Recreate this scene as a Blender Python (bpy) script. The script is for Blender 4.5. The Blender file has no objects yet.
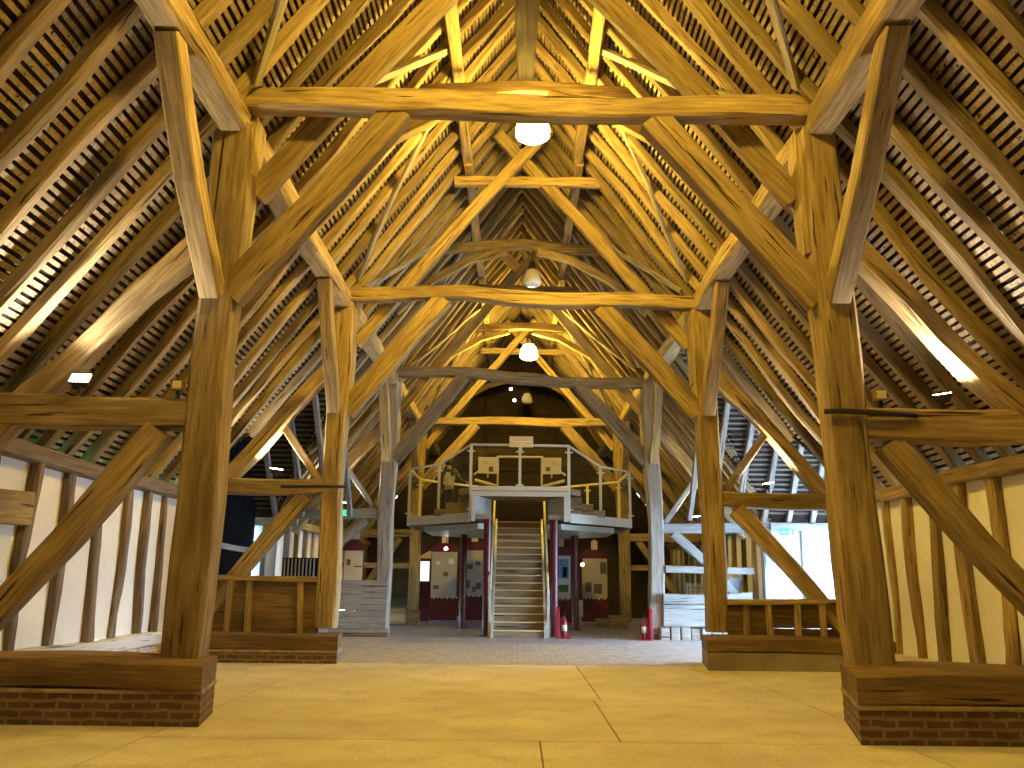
import bpy, bmesh, math, random
from mathutils import Vector, Matrix
RND = random.Random(11)
V = Vector
sc = bpy.context.scene
COL = sc.collection
GN = "nearest second third fourth fifth".split()
ORD = "zeroth first second third fourth fifth sixth seventh eighth ninth tenth eleventh twelfth thirteenth".split()

# ------------------------------------------------------------------ materials
def mat_new(name):
    m = bpy.data.materials.new(name); m.use_nodes = True
    nt = m.node_tree
    b = nt.nodes['Principled BSDF']
    return m, nt, b
def nd(nt, t, **k):
    n = nt.nodes.new(t)
    for a, v in k.items(): setattr(n, a, v)
    return n
def ramp(nt, pts):
    r = nd(nt, 'ShaderNodeValToRGB')
    e = r.color_ramp.elements
    while len(e) > 1: e.remove(e[-1])
    for i, (p, c) in enumerate(pts):
        x = e[0] if i == 0 else e.new(p)
        x.position = p; x.color = (*c, 1) if len(c) == 3 else c
    return r
def coords(nt, scale, rnd=True, kind='Object'):
    tc = nd(nt, 'ShaderNodeTexCoord'); mp = nd(nt, 'ShaderNodeMapping')
    mp.inputs['Scale'].default_value = scale
    if rnd:
        oi = nd(nt, 'ShaderNodeObjectInfo'); mu = nd(nt, 'ShaderNodeMath', operation='MULTIPLY'); mu.inputs[1].default_value = 37.0
        ad = nd(nt, 'ShaderNodeVectorMath', operation='ADD')
        nt.links.new(oi.outputs['Random'], mu.inputs[0])
        nt.links.new(tc.outputs[kind], ad.inputs[0]); nt.links.new(mu.outputs[0], ad.inputs[1])
        nt.links.new(ad.outputs[0], mp.inputs['Vector'])
    else:
        nt.links.new(tc.outputs[kind], mp.inputs['Vector'])
    return mp
def oak(name, lo, hi, crack=(.03, .018, .01), grey=None, vary=.35, rough=.75, bump=.35, spec=.25):
    m, nt, b = mat_new(name); L = nt.links.new
    mp = coords(nt, (1.1, 15, 15))
    n1 = nd(nt, 'ShaderNodeTexNoise'); n1.inputs['Scale'].default_value = 1.6; n1.inputs['Detail'].default_value = 7; n1.inputs['Roughness'].default_value = .62
    L(mp.outputs[0], n1.inputs['Vector'])
    r1 = ramp(nt, [(.3, lo), (.68, hi)]); L(n1.outputs['Fac'], r1.inputs[0])
    mp2 = coords(nt, (.5, 2.2, 2.2))
    n2 = nd(nt, 'ShaderNodeTexNoise'); n2.inputs['Scale'].default_value = 1.3; n2.inputs['Detail'].default_value = 4
    L(mp2.outputs[0], n2.inputs['Vector'])
    mx = nd(nt, 'ShaderNodeMixRGB', blend_type='MIX')
    g = grey or tuple(.55*x for x in lo)
    r2 = ramp(nt, [(.42, (0, 0, 0)), (.72, (.75, .75, .75))]); L(n2.outputs['Fac'], r2.inputs[0])
    L(r2.outputs[0], mx.inputs[0]); L(r1.outputs[0], mx.inputs[1]); mx.inputs[2].default_value = (*g, 1)
    # drying cracks along the grain
    mp3 = coords(nt, (.9, 24, 24))
    n3 = nd(nt, 'ShaderNodeTexNoise'); n3.inputs['Scale'].default_value = 1.0; n3.inputs['Detail'].default_value = 3; n3.inputs['Distortion'].default_value = .4
    L(mp3.outputs[0], n3.inputs['Vector'])
    r3 = ramp(nt, [(.31, (1, 1, 1)), (.375, (0, 0, 0))]); L(n3.outputs['Fac'], r3.inputs[0])
    mx2 = nd(nt, 'ShaderNodeMixRGB'); L(r3.outputs[0], mx2.inputs[0]); L(mx.outputs[0], mx2.inputs[1]); mx2.inputs[2].default_value = (*crack, 1)
    oi = nd(nt, 'ShaderNodeObjectInfo'); mr = nd(nt, 'ShaderNodeMapRange')
    mr.inputs['To Min'].default_value = 1 - vary; mr.inputs['To Max'].default_value = 1 + vary*.55
    L(oi.outputs['Random'], mr.inputs['Value'])
    hs = nd(nt, 'ShaderNodeHueSaturation'); L(mr.outputs[0], hs.inputs['Value']); L(mx2.outputs[0], hs.inputs['Color'])
    L(hs.outputs[0], b.inputs['Base Color']); b.inputs['Roughness'].default_value = rough
    b.inputs['Specular IOR Level'].default_value = spec
    bp = nd(nt, 'ShaderNodeBump'); bp.inputs['Strength'].default_value = bump; bp.inputs['Distance'].default_value = .02
    ad = nd(nt, 'ShaderNodeMath', operation='SUBTRACT'); L(n1.outputs['Fac'], ad.inputs[0]); L(r3.outputs[0], ad.inputs[1])
    L(ad.outputs[0], bp.inputs['Height']); L(bp.outputs[0], b.inputs['Normal'])
    return m
def plain(name, col, rough=.6, metal=0, noise=.12, scale=6, emit=None, es=0, spec=.4):
    m, nt, b = mat_new(name); L = nt.links.new
    mp = coords(nt, (scale,)*3)
    n = nd(nt, 'ShaderNodeTexNoise'); n.inputs['Scale'].default_value = 1; n.inputs['Detail'].default_value = 5
    L(mp.outputs[0], n.inputs['Vector'])
    r = ramp(nt, [(.3, tuple(c*(1-noise) for c in col)), (.7, tuple(min(1, c*(1+noise)) for c in col))]); L(n.outputs['Fac'], r.inputs[0])
    L(r.outputs[0], b.inputs['Base Color'])
    b.inputs['Roughness'].default_value = rough; b.inputs['Metallic'].default_value = metal; b.inputs['Specular IOR Level'].default_value = spec
    if emit:
        b.inputs['Emission Color'].default_value = (*emit, 1); b.inputs['Emission Strength'].default_value = es
    return m
def brick_mat(name, c1, c2, mort, sx, sz, axes='XZ', msize=.016, rough=.9, offset=.5):
    m, nt, b = mat_new(name); L = nt.links.new
    tc = nd(nt, 'ShaderNodeTexCoord'); sp = nd(nt, 'ShaderNodeSeparateXYZ'); cb = nd(nt, 'ShaderNodeCombineXYZ')
    L(tc.outputs['Object'], sp.inputs[0])
    if axes == 'WALL':   # horizontal distance along either face, height up
        ad = nd(nt, 'ShaderNodeMath', operation='ADD'); L(sp.outputs['X'], ad.inputs[0]); L(sp.outputs['Y'], ad.inputs[1])
        L(ad.outputs[0], cb.inputs['X']); L(sp.outputs['Z'], cb.inputs['Y'])
    else:
        L(sp.outputs['X'], cb.inputs['X']); L(sp.outputs['Y'], cb.inputs['Y'])
    br = nd(nt, 'ShaderNodeTexBrick'); br.offset = offset
    br.inputs['Color1'].default_value = (*c1, 1); br.inputs['Color2'].default_value = (*c2, 1); br.inputs['Mortar'].default_value = (*mort, 1)
    br.inputs['Scale'].default_value = 1; br.inputs['Brick Width'].default_value = sx; br.inputs['Row Height'].default_value = sz
    br.inputs['Mortar Size'].default_value = msize; br.inputs['Bias'].default_value = -.1; br.inputs['Mortar Smooth'].default_value = .3
    nz = nd(nt, 'ShaderNodeTexNoise'); nz.inputs['Scale'].default_value = 5; nz.inputs['Detail'].default_value = 4
    L(tc.outputs['Object'], nz.inputs['Vector'])
    vm = nd(nt, 'ShaderNodeVectorMath', operation='MULTIPLY_ADD'); L(nz.outputs['Color'], vm.inputs[0]); vm.inputs[1].default_value = (.05,)*3
    L(cb.outputs[0], vm.inputs[2]); L(vm.outputs[0], br.inputs['Vector'])
    hs = nd(nt, 'ShaderNodeMixRGB', blend_type='MULTIPLY'); hs.inputs[0].default_value = .55
    r = ramp(nt, [(.3, (.45, .42, .4)), (.7, (1.25, 1.2, 1.15))]); L(nz.outputs['Fac'], r.inputs[0])
    L(br.outputs['Color'], hs.inputs[1]); L(r.outputs[0], hs.inputs[2])
    L(hs.outputs[0], b.inputs['Base Color']); b.inputs['Roughness'].default_value = rough
    bp = nd(nt, 'ShaderNodeBump'); bp.inputs['Strength'].default_value = .6; bp.inputs['Distance'].default_value = .012; bp.invert = True
    L(br.outputs['Fac'], bp.inputs['Height']); L(bp.outputs[0], b.inputs['Normal'])
    return m
def concrete(name, a, c, stain, rough=.62, grain=.16):
    m, nt, b = mat_new(name); L = nt.links.new
    tc = nd(nt, 'ShaderNodeTexCoord')
    n1 = nd(nt, 'ShaderNodeTexNoise'); n1.inputs['Scale'].default_value = .55; n1.inputs['Detail'].default_value = 8; n1.inputs['Roughness'].default_value = .65
    n2 = nd(nt, 'ShaderNodeTexNoise'); n2.inputs['Scale'].default_value = 28; n2.inputs['Detail'].default_value = 5
    n3 = nd(nt, 'ShaderNodeTexNoise'); n3.inputs['Scale'].default_value = 2.3; n3.inputs['Detail'].default_value = 6
    for n in (n1, n2, n3): L(tc.outputs['Object'], n.inputs['Vector'])
    r1 = ramp(nt, [(.33, a), (.67, c)]); L(n1.outputs['Fac'], r1.inputs[0])
    r3 = ramp(nt, [(.52, (0, 0, 0)), (.78, (.7, .7, .7))]); L(n3.outputs['Fac'], r3.inputs[0])
    mx = nd(nt, 'ShaderNodeMixRGB'); L(r3.outputs[0], mx.inputs[0]); L(r1.outputs[0], mx.inputs[1]); mx.inputs[2].default_value = (*stain, 1)
    r2 = ramp(nt, [(.3, (1-grain,)*3), (.7, (1+grain*.6,)*3)]); L(n2.outputs['Fac'], r2.inputs[0])
    mm = nd(nt, 'ShaderNodeMixRGB', blend_type='MULTIPLY'); mm.inputs[0].default_value = 1; L(mx.outputs[0], mm.inputs[1]); L(r2.outputs[0], mm.inputs[2])
    L(mm.outputs[0], b.inputs['Base Color']); b.inputs['Roughness'].default_value = rough; b.inputs['Specular IOR Level'].default_value = .3
    bp = nd(nt, 'ShaderNodeBump'); bp.inputs['Strength'].default_value = .12; bp.inputs['Distance'].default_value = .01
    L(n2.outputs['Fac'], bp.inputs['Height']); L(bp.outputs[0], b.inputs['Normal'])
    return m
def print_mat(name, bg, ink, cols=2, rows=26, cover=.5):
    """a printed board: columns of small lines of text that cannot be read, local X across, Z up"""
    m, nt, b = mat_new(name); L = nt.links.new
    tc = nd(nt, 'ShaderNodeTexCoord')
    br = nd(nt, 'ShaderNodeTexBrick'); br.offset = .37
    mp = nd(nt, 'ShaderNodeMapping'); mp.inputs['Rotation'].default_value = (math.radians(90), 0, 0); L(tc.outputs['Object'], mp.inputs[0])
    L(mp.outputs[0], br.inputs['Vector'])
    br.inputs['Color1'].default_value = (*bg, 1); br.inputs['Color2'].default_value = (*ink, 1); br.inputs['Mortar'].default_value = (*bg, 1)
    br.inputs['Scale'].default_value = 1; br.inputs['Brick Width'].default_value = .13; br.inputs['Row Height'].default_value = .03
    br.inputs['Mortar Size'].default_value = .012; br.inputs['Bias'].default_value = cover - .5
    L(br.outputs['Color'], b.inputs['Base Color']); b.inputs['Roughness'].default_value = .5
    return m

OAK = oak('golden_oak', (.19, .122, .05), (.52, .38, .165), grey=(.15, .096, .042))
OAKR = oak('rafter_oak', (.18, .122, .056), (.45, .335, .165), grey=(.15, .104, .055), vary=.42)
OAKB = oak('brown_grey_oak', (.12, .09, .055), (.29, .225, .14), crack=(.03, .022, .015), grey=(.12, .095, .06), vary=.15)
OAKD = oak('dark_oak', (.09, .052, .024), (.27, .165, .07), grey=(.07, .042, .02))
OAKG = oak('weathered_grey_oak', (.17, .14, .11), (.40, .35, .29), crack=(.04, .035, .03), grey=(.24, .2, .165), vary=.15)
OAKP = oak('pale_oak', (.19, .18, .165), (.36, .345, .32), crack=(.06, .05, .045), grey=(.25, .24, .22), vary=.08)
OAKW = oak('limewashed_sill', (.5, .48, .45), (.75, .73, .7), crack=(.15, .13, .1), grey=(.6, .58, .54), vary=.05)
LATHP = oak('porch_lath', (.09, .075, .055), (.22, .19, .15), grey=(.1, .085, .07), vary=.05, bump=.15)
STUD = oak('stud_oak', (.11, .075, .045), (.32, .235, .15), grey=(.16, .12, .085), vary=.2)
LATH = oak('split_lath', (.21, .15, .08), (.46, .35, .21), grey=(.2, .15, .09), vary=.05, bump=.15)
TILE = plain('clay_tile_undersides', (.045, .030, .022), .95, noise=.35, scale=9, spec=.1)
PLASTER = concrete('lime_plaster', (.80, .77, .72), (.86, .84, .80), (.76, .71, .64), rough=.95, grain=.04)
LIMEWASH = concrete('limewash', (.86, .87, .86), (.92, .93, .92), (.8, .81, .8), rough=.95, grain=.03)
CONC = concrete('worn_concrete', (.46, .40, .30), (.70, .63, .50), (.38, .32, .22))
PAVE = brick_mat('brick_paving', (.47, .42, .40), (.37, .34, .335), (.27, .25, .24), .23, .115, axes='XY', msize=.010, rough=.7)
BRICK = brick_mat('old_red_brick', (.15, .068, .036), (.085, .05, .028), (.21, .155, .09), .225, .078, axes='WALL')
BRICKW = brick_mat('limewashed_brick', (.42, .25, .18), (.6, .55, .5), (.68, .64, .58), .225, .078, axes='WALL')
MORTAR = plain('sandy_mortar', (.30, .225, .13), .95, noise=.4, scale=7)
RENDER = concrete('grey_render', (.23, .19, .14), (.33, .28, .21), (.15, .12, .08), rough=.9)
IRON = plain('black_iron', (.03, .026, .024), .6, .3)
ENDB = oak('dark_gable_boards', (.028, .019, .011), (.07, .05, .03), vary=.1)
DARKBOARD = oak('tarred_boards', (.004, .004, .005), (.011, .010, .011), crack=(.003, .003, .003), grey=(.004, .004, .005), vary=.1, rough=.95, spec=.02)
STEEL = plain('painted_steel', (.44, .42, .35), .42, noise=.05)
RAILY = plain('handrail_paint', (.68, .58, .32), .4, noise=.05)
REDPAINT = plain('dark_red_paint', (.09, .008, .012), .35, noise=.1)
MAROON = plain('maroon_board', (.10, .009, .014), .55, noise=.1)
RED = plain('red_enamel', (.33, .012, .028), .35, noise=.08)
CREAM = plain('cream_board', (.62, .52, .33), .6, noise=.08)
WHITE = plain('white_print', (.72, .70, .66), .55, noise=.05)
DECKWOOD = oak('deck_boards', (.19, .13, .072), (.36, .26, .155), grey=(.16, .11, .065), vary=.12)
PRINT = print_mat('printed_panel', (.42, .38, .31), (.27, .24, .19))
PRINTY = print_mat('printed_board', (.74, .66, .40), (.46, .39, .2), cover=.65)
PHOTO = plain('dark_photo_print', (.10, .085, .07), .5, noise=.7, scale=30)
PHOTOB = plain('blue_photo_print', (.20, .32, .50), .5, noise=.6, scale=18)
PHOTOG = plain('green_photo_print', (.10, .20, .06), .5, noise=.6, scale=25)
GREYPL = plain('grey_plastic', (.30, .31, .36), .5, noise=.06)
STRAW = plain('straw', (.55, .36, .14), .9, noise=.4, scale=25)
WICKER = plain('white_wicker', (.7, .68, .64), .7)
BLACK = plain('black_plastic', (.02, .02, .022), .5)
YELLOW = plain('yellow_tape', (.80, .68, .03), .6)
GREEN = plain('green_sign', (.02, .45, .2), .4, emit=(.05, .9, .45), es=1.2)
SKIN = plain('skin', (.52, .32, .22), .6)
HAIR = plain('dark_hair', (.03, .02, .015), .6, noise=.3, scale=40)
SHIRT = plain('pale_waistcoat', (.55, .50, .36), .8)
JERSEY = plain('dark_green_jersey', (.05, .055, .03), .85)
TROUSER = plain('dark_trousers', (.035, .03, .028), .85)
GRASS = plain('lawn', (.10, .36, .16), .95, noise=.3, scale=3)
GRAVEL = plain('yard_gravel', (.42, .42, .42), .95, noise=.15, scale=8)
def glow(name, col, s):
    m = bpy.data.materials.new(name); m.use_nodes = True; nt = m.node_tree; nt.nodes.clear()
    e = nd(nt, 'ShaderNodeEmission'); e.inputs[0].default_value = (*col, 1); e.inputs[1].default_value = s
    o = nd(nt, 'ShaderNodeOutputMaterial'); nt.links.new(e.outputs[0], o.inputs[0]); return m
LAMP_S = 420.0
LAMPCOL = (1, .67, .10)
BULB = glow('lit_lamp_glass', LAMPCOL, LAMP_S); BULB_NEAR = glow('lit_lamp_glass_near', LAMPCOL, LAMP_S*.9)
FLOODLENS = glow('floodlight_lens', (1, .95, .88), 30)
SPOTLENS = glow('spotlight_lens', (.9, .95, 1), 25)
POSTERGLOW = glow('spotlit_poster_glow', (.72, .95, .82), 1.5)  # emission standing in for spotlight on a poster
def glassmat(name, tint=(.96, .98, .97), rough=.02):
    m = bpy.data.materials.new(name); m.use_nodes = True; nt = m.node_tree; nt.nodes.clear()
    t = nd(nt, 'ShaderNodeBsdfTransparent'); t.inputs[0].default_value = (*tint, 1)
    g = nd(nt, 'ShaderNodeBsdfGlossy'); g.inputs['Roughness'].default_value = rough
    mx = nd(nt, 'ShaderNodeMixShader'); mx.inputs[0].default_value = .06
    o = nd(nt, 'ShaderNodeOutputMaterial')
    nt.links.new(t.outputs[0], mx.inputs[1]); nt.links.new(g.outputs[0], mx.inputs[2]); nt.links.new(mx.outputs[0], o.inputs[0]); return m
GLASS = glassmat('clear_glass_panel')
OPAL = plain('unlit_lamp_glass', (.62, .60, .55), .25, noise=.03, spec=.6)

# ------------------------------------------------------------------ mesh helpers
class MB:
    def __init__(s): s.v = []; s.f = []; s.m = []
    def add(s, vs, fs, mi=0):
        o = len(s.v); s.v += [tuple(v) for v in vs]
        for f in fs: s.f.append(tuple(i+o for i in f)); s.m.append(mi)
        return s
    def box(s, x0, x1, y0, y1, z0, z1, mi=0):
        return s.add([(x0, y0, z0), (x1, y0, z0), (x1, y1, z0), (x0, y1, z0), (x0, y0, z1), (x1, y0, z1), (x1, y1, z1), (x0, y1, z1)],
                     [(3, 2, 1, 0), (4, 5, 6, 7), (0, 1, 5, 4), (1, 2, 6, 5), (2, 3, 7, 6), (3, 0, 4, 7)], mi)
    def prism(s, pts, d0, d1, axis, mi=0):
        """outline pts (2-D) extruded between d0 and d1 along axis"""
        def P(a, b, d): return {'z': (a, b, d), 'y': (a, d, b), 'x': (d, a, b)}[axis]
        n = len(pts)
        vs = [P(*p, d0) for p in pts] + [P(*p, d1) for p in pts]
        fs = [tuple(range(n)), tuple(range(2*n-1, n-1, -1))] + [(i, i+n, (i+1) % n+n, (i+1) % n) for i in range(n)]
        return s.add(vs, fs, mi)
    def tube(s, pts, r, n=8, mi=0, closed=False):
        pts = [V(p) for p in pts]; rings = []
        for i, p in enumerate(pts):
            a = pts[max(i-1, 0)]; b = pts[min(i+1, len(pts)-1)]
            t = (b-a).normalized(); u = t.orthogonal().normalized() if abs(t.z) > .9 else t.cross(V((0, 0, 1))).normalized()
            w = t.cross(u); rr = r[i] if isinstance(r, (list, tuple)) else r
            rings.append([p + (u*math.cos(k*2*math.pi/n)+w*math.sin(k*2*math.pi/n))*rr for k in range(n)])
        vs = [v for R in rings for v in R]
        fs = [tuple(range(n-1, -1, -1)), tuple(range((len(pts)-1)*n, len(pts)*n))]
        for i in range(len(pts)-1):
            for k in range(n): fs.append((i*n+k, i*n+(k+1) % n, (i+1)*n+(k+1) % n, (i+1)*n+k))
        return s.add(vs, fs, mi)
    def lathe(s, c, prof, n=20, mi=0):
        vs = []; c = V(c)
        for r, z in prof:
            for k in range(n): a = k*2*math.pi/n; vs.append(c+V((r*math.cos(a), r*math.sin(a), z)))
        fs = []
        for i in range(len(prof)-1):
            for k in range(n): fs.append((i*n+k, i*n+(k+1) % n, (i+1)*n+(k+1) % n, (i+1)*n+k))
        fs += [tuple(range(n-1, -1, -1)), tuple(range((len(prof)-1)*n, len(prof)*n))]
        return s.add(vs, fs, mi)
    def build(s, name, mats, parent=None, smooth=False, bevel=0):
        me = bpy.data.meshes.new(name); me.from_pydata(s.v, [], s.f)
        if not isinstance(mats, (list, tuple)): mats = [mats]
        for m in mats: me.materials.append(m)
        me.polygons.foreach_set('material_index', s.m)
        bm = bmesh.new(); bm.from_mesh(me); bmesh.ops.recalc_face_normals(bm, faces=bm.faces); bm.to_mesh(me); bm.free()
        if smooth: me.polygons.foreach_set('use_smooth', [True]*len(me.polygons))
        o = bpy.data.objects.new(name, me); COL.objects.link(o)
        if parent: o.parent = parent
        if bevel:
            b = o.modifiers.new('edge', 'BEVEL'); b.width = bevel; b.segments = 2; b.limit_method = 'ANGLE'
        return o
def tag(o, label=None, cat=None, group=None, kind=None):
    for k, v in (('label', label), ('category', cat), ('group', group), ('kind', kind)):
        if v: o[k] = v
    return o
def empty(name, loc, label, cat, group=None, rz=0):
    o = bpy.data.objects.new(name, None); COL.objects.link(o); o.location = loc; o.rotation_euler.z = rz; o.empty_display_size = .1
    return tag(o, label, cat, group)
def frame_from(p0, p1, up):
    x = (p1-p0).normalized(); u = V(up)
    if abs(x.dot(u)) > .97: u = V((0, 1, 0))
    y = u.cross(x).normalized(); z = x.cross(y)
    M = Matrix((x, y, z)).transposed().to_4x4(); M.translation = p0
    return M
def sweep_mesh(name, pts, w, d, seed, wob=.012, step=.45, cham=.18, taper=None):
    """hand-hewn timber along local points (x = along, y = width, z = depth); chamfered section that wanders a little"""
    r = random.Random(seed); dense = []
    for a, b in zip(pts[:-1], pts[1:]):
        n = max(1, int((b-a).length/step))
        dense += [a.lerp(b, i/n) for i in range(n)]
    dense.append(pts[-1]); N = len(dense)
    vs = []; fs = []
    ph = [r.uniform(0, 6.28) for _ in range(8)]; fq = [r.uniform(.6, 2.2) for _ in range(8)]
    for i, p in enumerate(dense):
        a = dense[max(i-1, 0)]; b = dense[min(i+1, N-1)]
        t = (b-a).normalized(); y = V((0, 1, 0)); y = (y-t*y.dot(t)).normalized(); z = t.cross(y)
        k = i/max(1, N-1); s = p.x
        W, D = (w, d) if not taper else (w*(1+(taper[0]-1)*k), d*(1+(taper[1]-1)*k))
        oy = wob*math.sin(fq[0]*s+ph[0]); oz = wob*math.sin(fq[1]*s+ph[1])
        W2 = W/2*(1+.5*wob/.012*.08*math.sin(fq[2]*s+ph[2])); D2 = D/2*(1+.08*wob/.012*.5*math.sin(fq[3]*s+ph[3]))
        c = cham*min(W, D)
        for (sy, sz, ty, tz) in ((-1, -1, 1, 0), (1, -1, -1, 0), (1, -1, 0, 1), (1, 1, 0, -1), (1, 1, -1, 0), (-1, 1, 1, 0), (-1, 1, 0, -1), (-1, -1, 0, 1)):
            cc = c*(.55+.5*abs(math.sin(1.7*s+ph[4]+sy*2+sz)))
            j = wob*.35
            vs.append(p + y*(sy*W2+ty*cc+oy+r.uniform(-j, j)) + z*(sz*D2+tz*cc+oz+r.uniform(-j, j)))
    for i in range(N-1):
        for k in range(8): fs.append((i*8+k, i*8+(k+1) % 8, (i+1)*8+(k+1) % 8, (i+1)*8+k))
    fs += [tuple(range(7, -1, -1)), tuple(range((N-1)*8, N*8))]
    me = bpy.data.meshes.new(name); me.from_pydata([tuple(v) for v in vs], [], fs)
    bm = bmesh.new(); bm.from_mesh(me); bmesh.ops.recalc_face_normals(bm, faces=bm.faces); bm.to_mesh(me); bm.free()
    return me
SEED = [100]
def timber(name, pts, w, d, mat, label=None, cat=None, group=None, parent=None, up=(0, 0, 1), wob=.012, cham=.14, taper=None, step=.45):
    """w = width across, d = depth along 'up'"""
    SEED[0] += 1
    pts = [V(p) for p in pts]
    M = frame_from(pts[0], pts[-1], up); Mi = M.inverted()
    me = sweep_mesh(name, [Mi @ p for p in pts], w, d, SEED[0], wob, step, cham, taper)
    me.materials.append(mat)
    o = bpy.data.objects.new(name, me); COL.objects.link(o)
    if parent:
        o.parent = parent
        o.matrix_local = Matrix.Translation(-parent.location) @ M if parent.rotation_euler.z == 0 else M
    else: o.matrix_world = M
    return tag(o, label, cat, group)

# ------------------------------------------------------------------ the barn's measures
FY = [8.5, 14.7, 20.9, 27.1]          # front faces of the trusses
YN, YF = -4.0, 33.4                   # near and far gable
S, XW, ZW = 1.38, 5.75, 2.85          # roof pitch, aisle wall line, rafter underside over it
def zr(x): return ZW + S*(XW-abs(x))
NRM = V((S, 0, 1)).normalized()       # roof normal for x > 0
PY0, PY1, PZ, PS = 14.95, 20.65, 2.75, 1.25      # cross-gabled porch between trusses two and three
def hole(x, extra=0):
    d = (zr(x)+extra-PZ)/PS
    return (PY0+d, PY1-d) if 2*d < PY1-PY0 else None
SIDES = ((-1, 'left'), (1, 'right'))
PX = {-1: 6.9, 1: 8.6}                # how far each porch stands out

# floor -------------------------------------------------------------
mb = MB(); g = .006
def slab(x0, x1, y0, y1, mi=0): mb.box(x0+g, x1-g, y0+g, y1-g, -.16, 0, mi)
slab(-3.12, .15, YN, 7.55); slab(.15, 3.14, YN, 7.55)
slab(-3.12, .82, 7.55, 10.1); slab(.82, 3.14, 7.55, 10.1)
slab(-3.12, .9, 10.1, 14.25); slab(.9, 3.14, 10.1, 14.25)
slab(-6.3, -3.12, YN, 14.25); slab(3.14, 6.3, YN, 14.25)
slab(-9, 9, 14.25, 20.75, 1); slab(-6.3, 6.3, 20.75, YF+.3, 1)
mb.box(-6.2, 6.2, YN, 14.3, -.3, -.02, 2); 
tag(mb.build('floor', [CONC, PAVE, BLACK]), kind='structure')
mb = MB(); mb.box(-60, 0, -40, 70, -.5, -.31, 0); tag(mb.build('ground', [GRASS]), 'green lawn outside the left side of the barn', 'ground', kind='structure')
mb = MB(); mb.box(0, 60, -40, 70, -.5, -.31, 0); tag(mb.build('ground', [GRAVEL]), 'pale gravel yard outside the right side of the barn', 'ground', kind='structure')

# roof covering: tiles seen from below, on laths -----------------------
for sg, side in SIDES:
    mb = MB(); RT = .155             # rafter depth below the laths
    def P(x, y, off):                # point over the rafter underside line
        q = V((x, y, ZW+S*(XW-x))) + NRM*off; return V((sg*q.x, q.y, q.z))
    xs = [6.35 - i*.0555 for i in range(int(6.35/.0555)+1)]
    for i, x in enumerate(xs):
        h = hole(x); spans = [(YN, YF)] if not h else [(YN, h[0]), (h[1], YF)]
        wd = .0145+.005*RND.random(); xo = x+RND.uniform(-.004, .004)
        for y0, y1 in spans:
            vs = [P(a, y, o) for y in (y0, y1) for a, o in ((xo-wd*.9, RT), (xo+wd*.9, RT), (xo+wd*.9, RT+.02), (xo-wd*.9, RT+.02))]
            mb.add(vs, [(0, 1, 2, 3), (7, 6, 5, 4), (0, 4, 5, 1), (1, 5, 6, 2), (2, 6, 7, 3), (3, 7, 4, 0)], 0)
    # tiles, laid over the laths with a hole for the porch
    ys = [YN] + [PY0+i*(PY1-PY0)/24 for i in range(25)] + [YF]
    for off, fl in ((RT+.045, 0), (RT+.09, 1)):
        for y0, y1 in zip(ys[:-1], ys[1:]):
            def foot(y):
                if y < PY0 or y > PY1: return 6.5
                zp = PZ + PS*min(y-PY0, PY1-y)
                return min(6.5, XW-(zp-ZW)/S) if zp > zr(6.5) else 6.5
            a, b = foot(y0), foot(y1)
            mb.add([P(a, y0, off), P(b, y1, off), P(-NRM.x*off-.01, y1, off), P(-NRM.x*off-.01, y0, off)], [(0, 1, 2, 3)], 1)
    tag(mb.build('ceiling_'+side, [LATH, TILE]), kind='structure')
    # porch roof, both slopes
    mb = MB(); mb2 = []
    rid = (PY0+PY1)/2; zrid = PZ+PS*(PY1-PY0)/2
    for dr, ye in ((-1, PY0), (1, PY1)):
        n = 34
        for i in range(n):
            t = (i+.5)/n; y = ye+(rid-ye)*t; z = PZ+PS*abs(y-ye)+.14
            xin = max(0.2, XW-(z-.14-ZW)/S)
            w2 = .028
            mb.add([(sg*xin, y-w2*.6, z-w2*.75*(-dr)), (sg*PX[sg], y-w2*.6, z-w2*.75*(-dr)), (sg*PX[sg], y+w2*.6, z+w2*.75*(-dr)), (sg*xin, y+w2*.6, z+w2*.75*(-dr))], [(0, 1, 2, 3)], 0)
        e = ye + dr*.35; ze = PZ-.35*PS+.2
        xi = 3.0
        mb.add([(sg*XW, ye, PZ+.2), (sg*(PX[sg]+.2), ye, PZ+.2), (sg*(PX[sg]+.2), rid, zrid+.2), (sg*(XW-(zrid-ZW)/S), rid, zrid+.2)], [(0, 1, 2, 3)], 1)
        mb.add([(sg*XW, ye, PZ+.2), (sg*(PX[sg]+.2), ye, PZ+.2), (sg*(PX[sg]+.2), e, ze), (sg*XW, e, ze)], [(0, 1, 2, 3)], 1)
    tag(mb.build('ceiling_porch_'+side, [LATHP, TILE]), kind='structure')
    kk = 0
    x = XW+.1
    while x < PX[sg]-.1:
        kk += 1
        o = timber('porch_rafter', [(sg*x, PY1+.2, PZ-.2), (sg*x, rid, zrid)], .12, .13, OAKG,
               f'pale-lit rafter of the {side} porch roof, {ORD[kk]} out from the aisle', 'rafter', 'porch rafters', up=(0, 1, 1))
        x += .56
    # jack rafters inside the porch valley
    for j, x in enumerate((5.2, 4.6, 4.05)):
        z = zr(x); yv = PY1-(z-PZ)/PS
        o = timber('porch_rafter', [(sg*x, PY1-.05, PZ+.04), (sg*x, max(rid+.1, yv-2.2), PZ+PS*(PY1-max(rid+.1, yv-2.2)))], .12, .13, OAKG,
               f'pale-lit rafter of the {side} porch roof inside the aisle, {ORD[j+1]} in from the wall', 'rafter', 'porch rafters', up=(0, 1, 1))

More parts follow.
